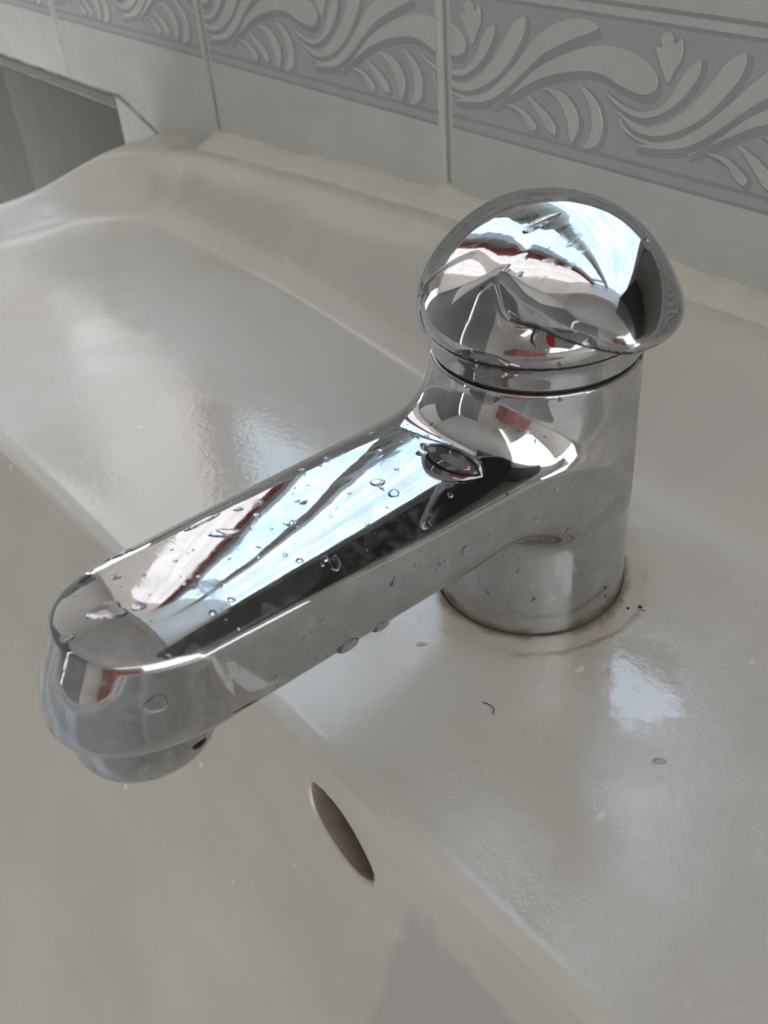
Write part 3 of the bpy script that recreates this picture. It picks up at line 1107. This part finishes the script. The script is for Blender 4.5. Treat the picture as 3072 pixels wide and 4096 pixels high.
# ------------------------------------------------------------------ water drops
def drop(f, P, w_, h_, label, cat='water drop', rise=0.42, seed=0, group=None, axis=(0.65, 0.76, 0.0), pw=0.55, wob=0.055, name="water_drop", mat=None):
    rng = np.random.RandomState(seed)
    P, g = project(f, np.array([P], float), 6)
    P, g = P[0], g[0]
    u = np.array(axis) - np.dot(axis, g) * g
    u /= np.linalg.norm(u)
    v = np.cross(g, u)
    seg, rings = 36, 11
    ph = rng.rand(4) * 6.28
    am = rng.randn(4) * wob * np.array([1, .8, .5, .35])
    top, bot = [], []
    for i in range(rings + 1):
        rho = math.sin(0.5 * math.pi * i / rings)
        for k in range(seg):
            th = 2 * math.pi * k / seg
            rr = rho * (1 + sum(am[q_] * math.sin((q_ + 2) * th + ph[q_]) for q_ in range(4)))
            top.append((rr * w_ * math.cos(th), rr * h_ * math.sin(th), max(1 - rho * rho, 0) ** pw))
    A = np.array(top)
    Q_ = P + A[:, :1] * u + A[:, 1:2] * v
    Q_, G_ = project(f, Q_, 4)
    hh = min(w_, h_) * rise
    Vt = Q_ + G_ * (A[:, 2:3] * hh - 0.03)
    Vb = Q_ - G_ * 0.12
    n_ = len(Vt)
    F_ = []
    for base, flip in ((0, False), (n_, True)):
        for i in range(rings):
            for k in range(seg):
                k2 = (k + 1) % seg
                q_ = (base + i * seg + k, base + (i + 1) * seg + k, base + (i + 1) * seg + k2, base + i * seg + k2)
                F_.append(q_[::-1] if flip else q_)
    for k in range(seg):
        k2 = (k + 1) % seg
        F_.append((rings * seg + k, n_ + rings * seg + k, n_ + rings * seg + k2, rings * seg + k2))
    V_ = np.concatenate([Vt, Vb]) - P
    me_ = mesh_from(name, V_, F_)
    bm_ = bmesh.new(); bm_.from_mesh(me_)
    bmesh.ops.remove_doubles(bm_, verts=bm_.verts, dist=2e-6)
    bmesh.ops.recalc_face_normals(bm_, faces=bm_.faces)
    bm_.to_mesh(me_); bm_.free()
    o = link(name, me_, mat or WATER, label=label, cat=cat, group=group)
    o.location = tuple(P * MM)
    return o


GS = "water drops standing on the spout"
GH = "water drops on the lever handle"
B, H = sdf_body, sdf_handle
SP = (0.0, 1.0, 0.0)
for i, (f, P, w_, h_, lab, kw) in enumerate([
    (B, (4.3, -48.0, 54.7), 1.5, 1.1, 'upper one of two close water drops beside the dark reflection near the spout root', {}),
    (B, (8.5, -47.6, 54.1), 1.15, 1.05, 'lower one of two close water drops beside the dark reflection near the spout root', {}),
    (B, (3.0, -35.5, 54.6), 1.25, 0.95, 'milky round water drop at the left edge of the black reflection on the spout', {}),
    (B, (-0.6, -31.0, 54.7), 0.6, 0.55, 'tiny water drop touching the left corner of the black reflection, nearest the tap body', {}),
    (B, (1.7, -32.9, 54.6), 0.5, 0.5, 'tiny water drop just above the milky drop at the spout root', {}),
    (B, (2.9, -67.4, 55.1), 1.35, 0.85, 'oval water drop in the middle of the spout on the pale pane reflection', {}),
    (B, (-10.4, -55.1, 53.8), 0.95, 0.75, 'small water drop high on the far edge of the spout, nearest the tap body', {}),
    (B, (-8.0, -71.6, 54.7), 0.9, 0.75, 'small round water drop on the far side of the spout above the streak', {}),
    (B, (-3.1, -77.7, 55.3), 3.0, 1.3, 'lumpy water drop lying across the red stripe reflection on the spout', dict(wob=0.10)),
    (B, (-9.8, -78.4, 54.3), 3.6, 0.95, 'long narrow water streak on the far shoulder of the spout', dict(wob=0.08, axis=SP)),
    (B, (0.5, -103.0, 55.6), 3.4, 1.8, 'largest water drop, long and bulging near the rounded tip of the spout', dict(wob=0.09, rise=0.5)),
    (B, (3.3, -98.7, 55.7), 1.2, 1.05, 'small water drop just right of the largest drop at the spout tip', dict(wob=0.07)),
    (B, (0.6, -110.6, 54.6), 1.4, 1.05, 'water drop sitting on the front rim of the spout tip', {}),
    (B, (-6.2, -97.9, 55.4), 1.0, 0.5, 'thin flat water drop above the largest drop near the tip', {}),
    (B, (14.7, -104.4, 46.0), 2.0, 1.7, 'clear round water drop clinging to the side of the spout nose', dict(rise=0.3)),
    (B, (-13.8, -93.0, 53.2), 2.1, 0.9, 'flat water drop on the far edge of the spout near its tip', dict(axis=SP)),
    (B, (13.5, -66.8, 49.7), 1.0, 1.6, 'upright water drop in the dark reflection on the near half of the spout', {}),
    (B, (10.5, -71.7, 51.5), 0.75, 0.6, 'small grey water drop at the edge of the dark reflection in mid spout', {}),
    (B, (3.3, -54.0, 54.9), 0.5, 0.45, 'pinhead water drop on the pale reflection near the two close drops', {}),
    (B, (6.6, -76.9, 55.0), 0.42, 0.4, 'pinhead water drop on the dark bar reflection in mid spout', {}),
    (B, (3.8, -87.4, 55.4), 0.42, 0.4, 'pinhead water drop beside the red stripe reflection near the tip', {}),
    (B, (18.4, -68.6, 35.6), 2.6, 1.7, 'left hanging water drop under the lower edge of the spout', dict(rise=0.55, axis=SP)),
    (B, (18.4, -60.8, 35.4), 2.0, 1.5, 'right hanging water drop under the lower edge of the spout', dict(rise=0.55, axis=SP)),
    (B, (-13.9, -101.0, 51.4), 1.5, 0.6, 'slim water drop on the far rounded corner of the spout tip', dict(axis=SP)),
    (B, (11.0, -86.0, 53.2), 0.7, 0.6, 'small water drop between the pane reflection and the near edge of the spout', {}),
    (B, (19.5, -40.0, 42.0), 0.9, 1.2, 'small water drop running down the near side of the spout', dict(rise=0.25)),
    (B, (20.2, -12.0, 33.0), 0.7, 1.5, 'narrow water drop on the front of the tap column', dict(rise=0.22)),
]):
    drop(f, P, w_, h_, lab, seed=i + 1, group=GS, **kw)
for i, (P, w_, h_, lab, kw) in enumerate([
    ((3.6, -3.9, 91.7), 4.6, 1.4, 'long glinting water drop on top of the lever dome', dict(wob=0.09, rise=0.5)),
    ((6.1, -15.6, 87.6), 1.1, 0.8, 'left one of two small water drops on the sloping left flank of the lever', {}),
    ((11.2, -17.4, 88.5), 0.9, 0.65, 'right one of two small water drops on the sloping left flank of the lever', {}),
    ((24.0, -3.0, 89.0), 0.7, 0.6, 'small water drop near the right edge of the lever dome', {}),
]):
    drop(H, P, w_, h_, lab, seed=i + 60, group=GH, **kw)


rng = random.Random(11)
bead_meshes = {}
nb_ = 0
while nb_ < 62:
    if nb_ < 44:
        x_, y_ = rng.uniform(-16, 16), rng.uniform(-104, -30)
        P = (x_, y_, 54.5 - 0.012 * x_ * x_)
        f = B
    else:
        P = (19.0, rng.uniform(-85, -15), rng.uniform(36, 46))
        f = B
    r_ = rng.choice([0.24, 0.3, 0.38, 0.5, 0.65])
    o = drop(f, P, r_ * rng.uniform(0.9, 1.3), r_, ('tiny round water bead among many on top of the chrome spout' if nb_ < 44 else 'tiny round water bead on the near side wall of the spout'), rise=0.5, seed=200 + nb_, group='tiny water beads on the spout', name='water_bead', wob=0.06)
    nb_ += 1


def flat(x, y, z):
    return z - 0.0 * x + 0.0


drop(flat, (0.5, -36.5, 0.0), 1.3, 0.7, 'small water drop on the deck under the spout', rise=0.35, seed=92)
drop(flat, (58.0, -24.0, 0.0), 1.6, 0.8, 'small water drop on the open deck right of the puddle', rise=0.25, seed=93)

# a short hair and crumbs of grit on the deck
def strand(name, pts, rad, mat, label, cat):
    cu = bpy.data.curves.new(name, 'CURVE')
    cu.dimensions = '3D'
    sp_ = cu.splines.new('BEZIER')
    sp_.bezier_points.add(len(pts) - 1)
    for b_, p_ in zip(sp_.bezier_points, pts):
        b_.co = Vector(p_) * MM
        b_.handle_left_type = b_.handle_right_type = 'AUTO'
    cu.bevel_depth = rad * MM
    cu.bevel_resolution = 2
    cu.resolution_u = 6
    tmp = bpy.data.objects.new(name + "_tmp", cu)
    COL.objects.link(tmp)
    dg = bpy.context.evaluated_depsgraph_get()
    me_ = bpy.data.meshes.new_from_object(tmp.evaluated_get(dg))
    bpy.data.objects.remove(tmp)
    bpy.data.curves.remove(cu)
    me_.materials.clear()
    return link(name, me_, mat, label=label, cat=cat)


strand("hair", [(22.5, -38.7, 0.12), (24.4, -38.2, 0.2), (25.8, -38.4, 0.18), (26.3, -39.4, 0.12)], 0.10, HAIR, 'short dark curved hair lying on the deck in front of the tap foot', 'hair')
for i, (x_, y_, r_, lab) in enumerate([(27.6, 8.6, 0.55, 'larger dark crumb of grit right of the tap foot'), (25.9, 6.3, 0.42, 'smaller dark crumb of grit close to the tap foot'), (28.9, 8.2, 0.3, 'tiny dark crumb beside the larger crumb of grit')]):
    bm = bmesh.new()
    bmesh.ops.create_icosphere(bm, subdivisions=2, radius=r_ * MM)
    for v_ in bm.verts:
        v_.co *= random.uniform(0.6, 1.15)
        v_.co.z *= 0.6
    o = bm_obj("grit_crumb", bm, HAIR, label=lab, cat='grit crumb', group='crumbs of grit by the tap foot')
    o.location = (x_ * MM, y_ * MM, 0.2 * MM)
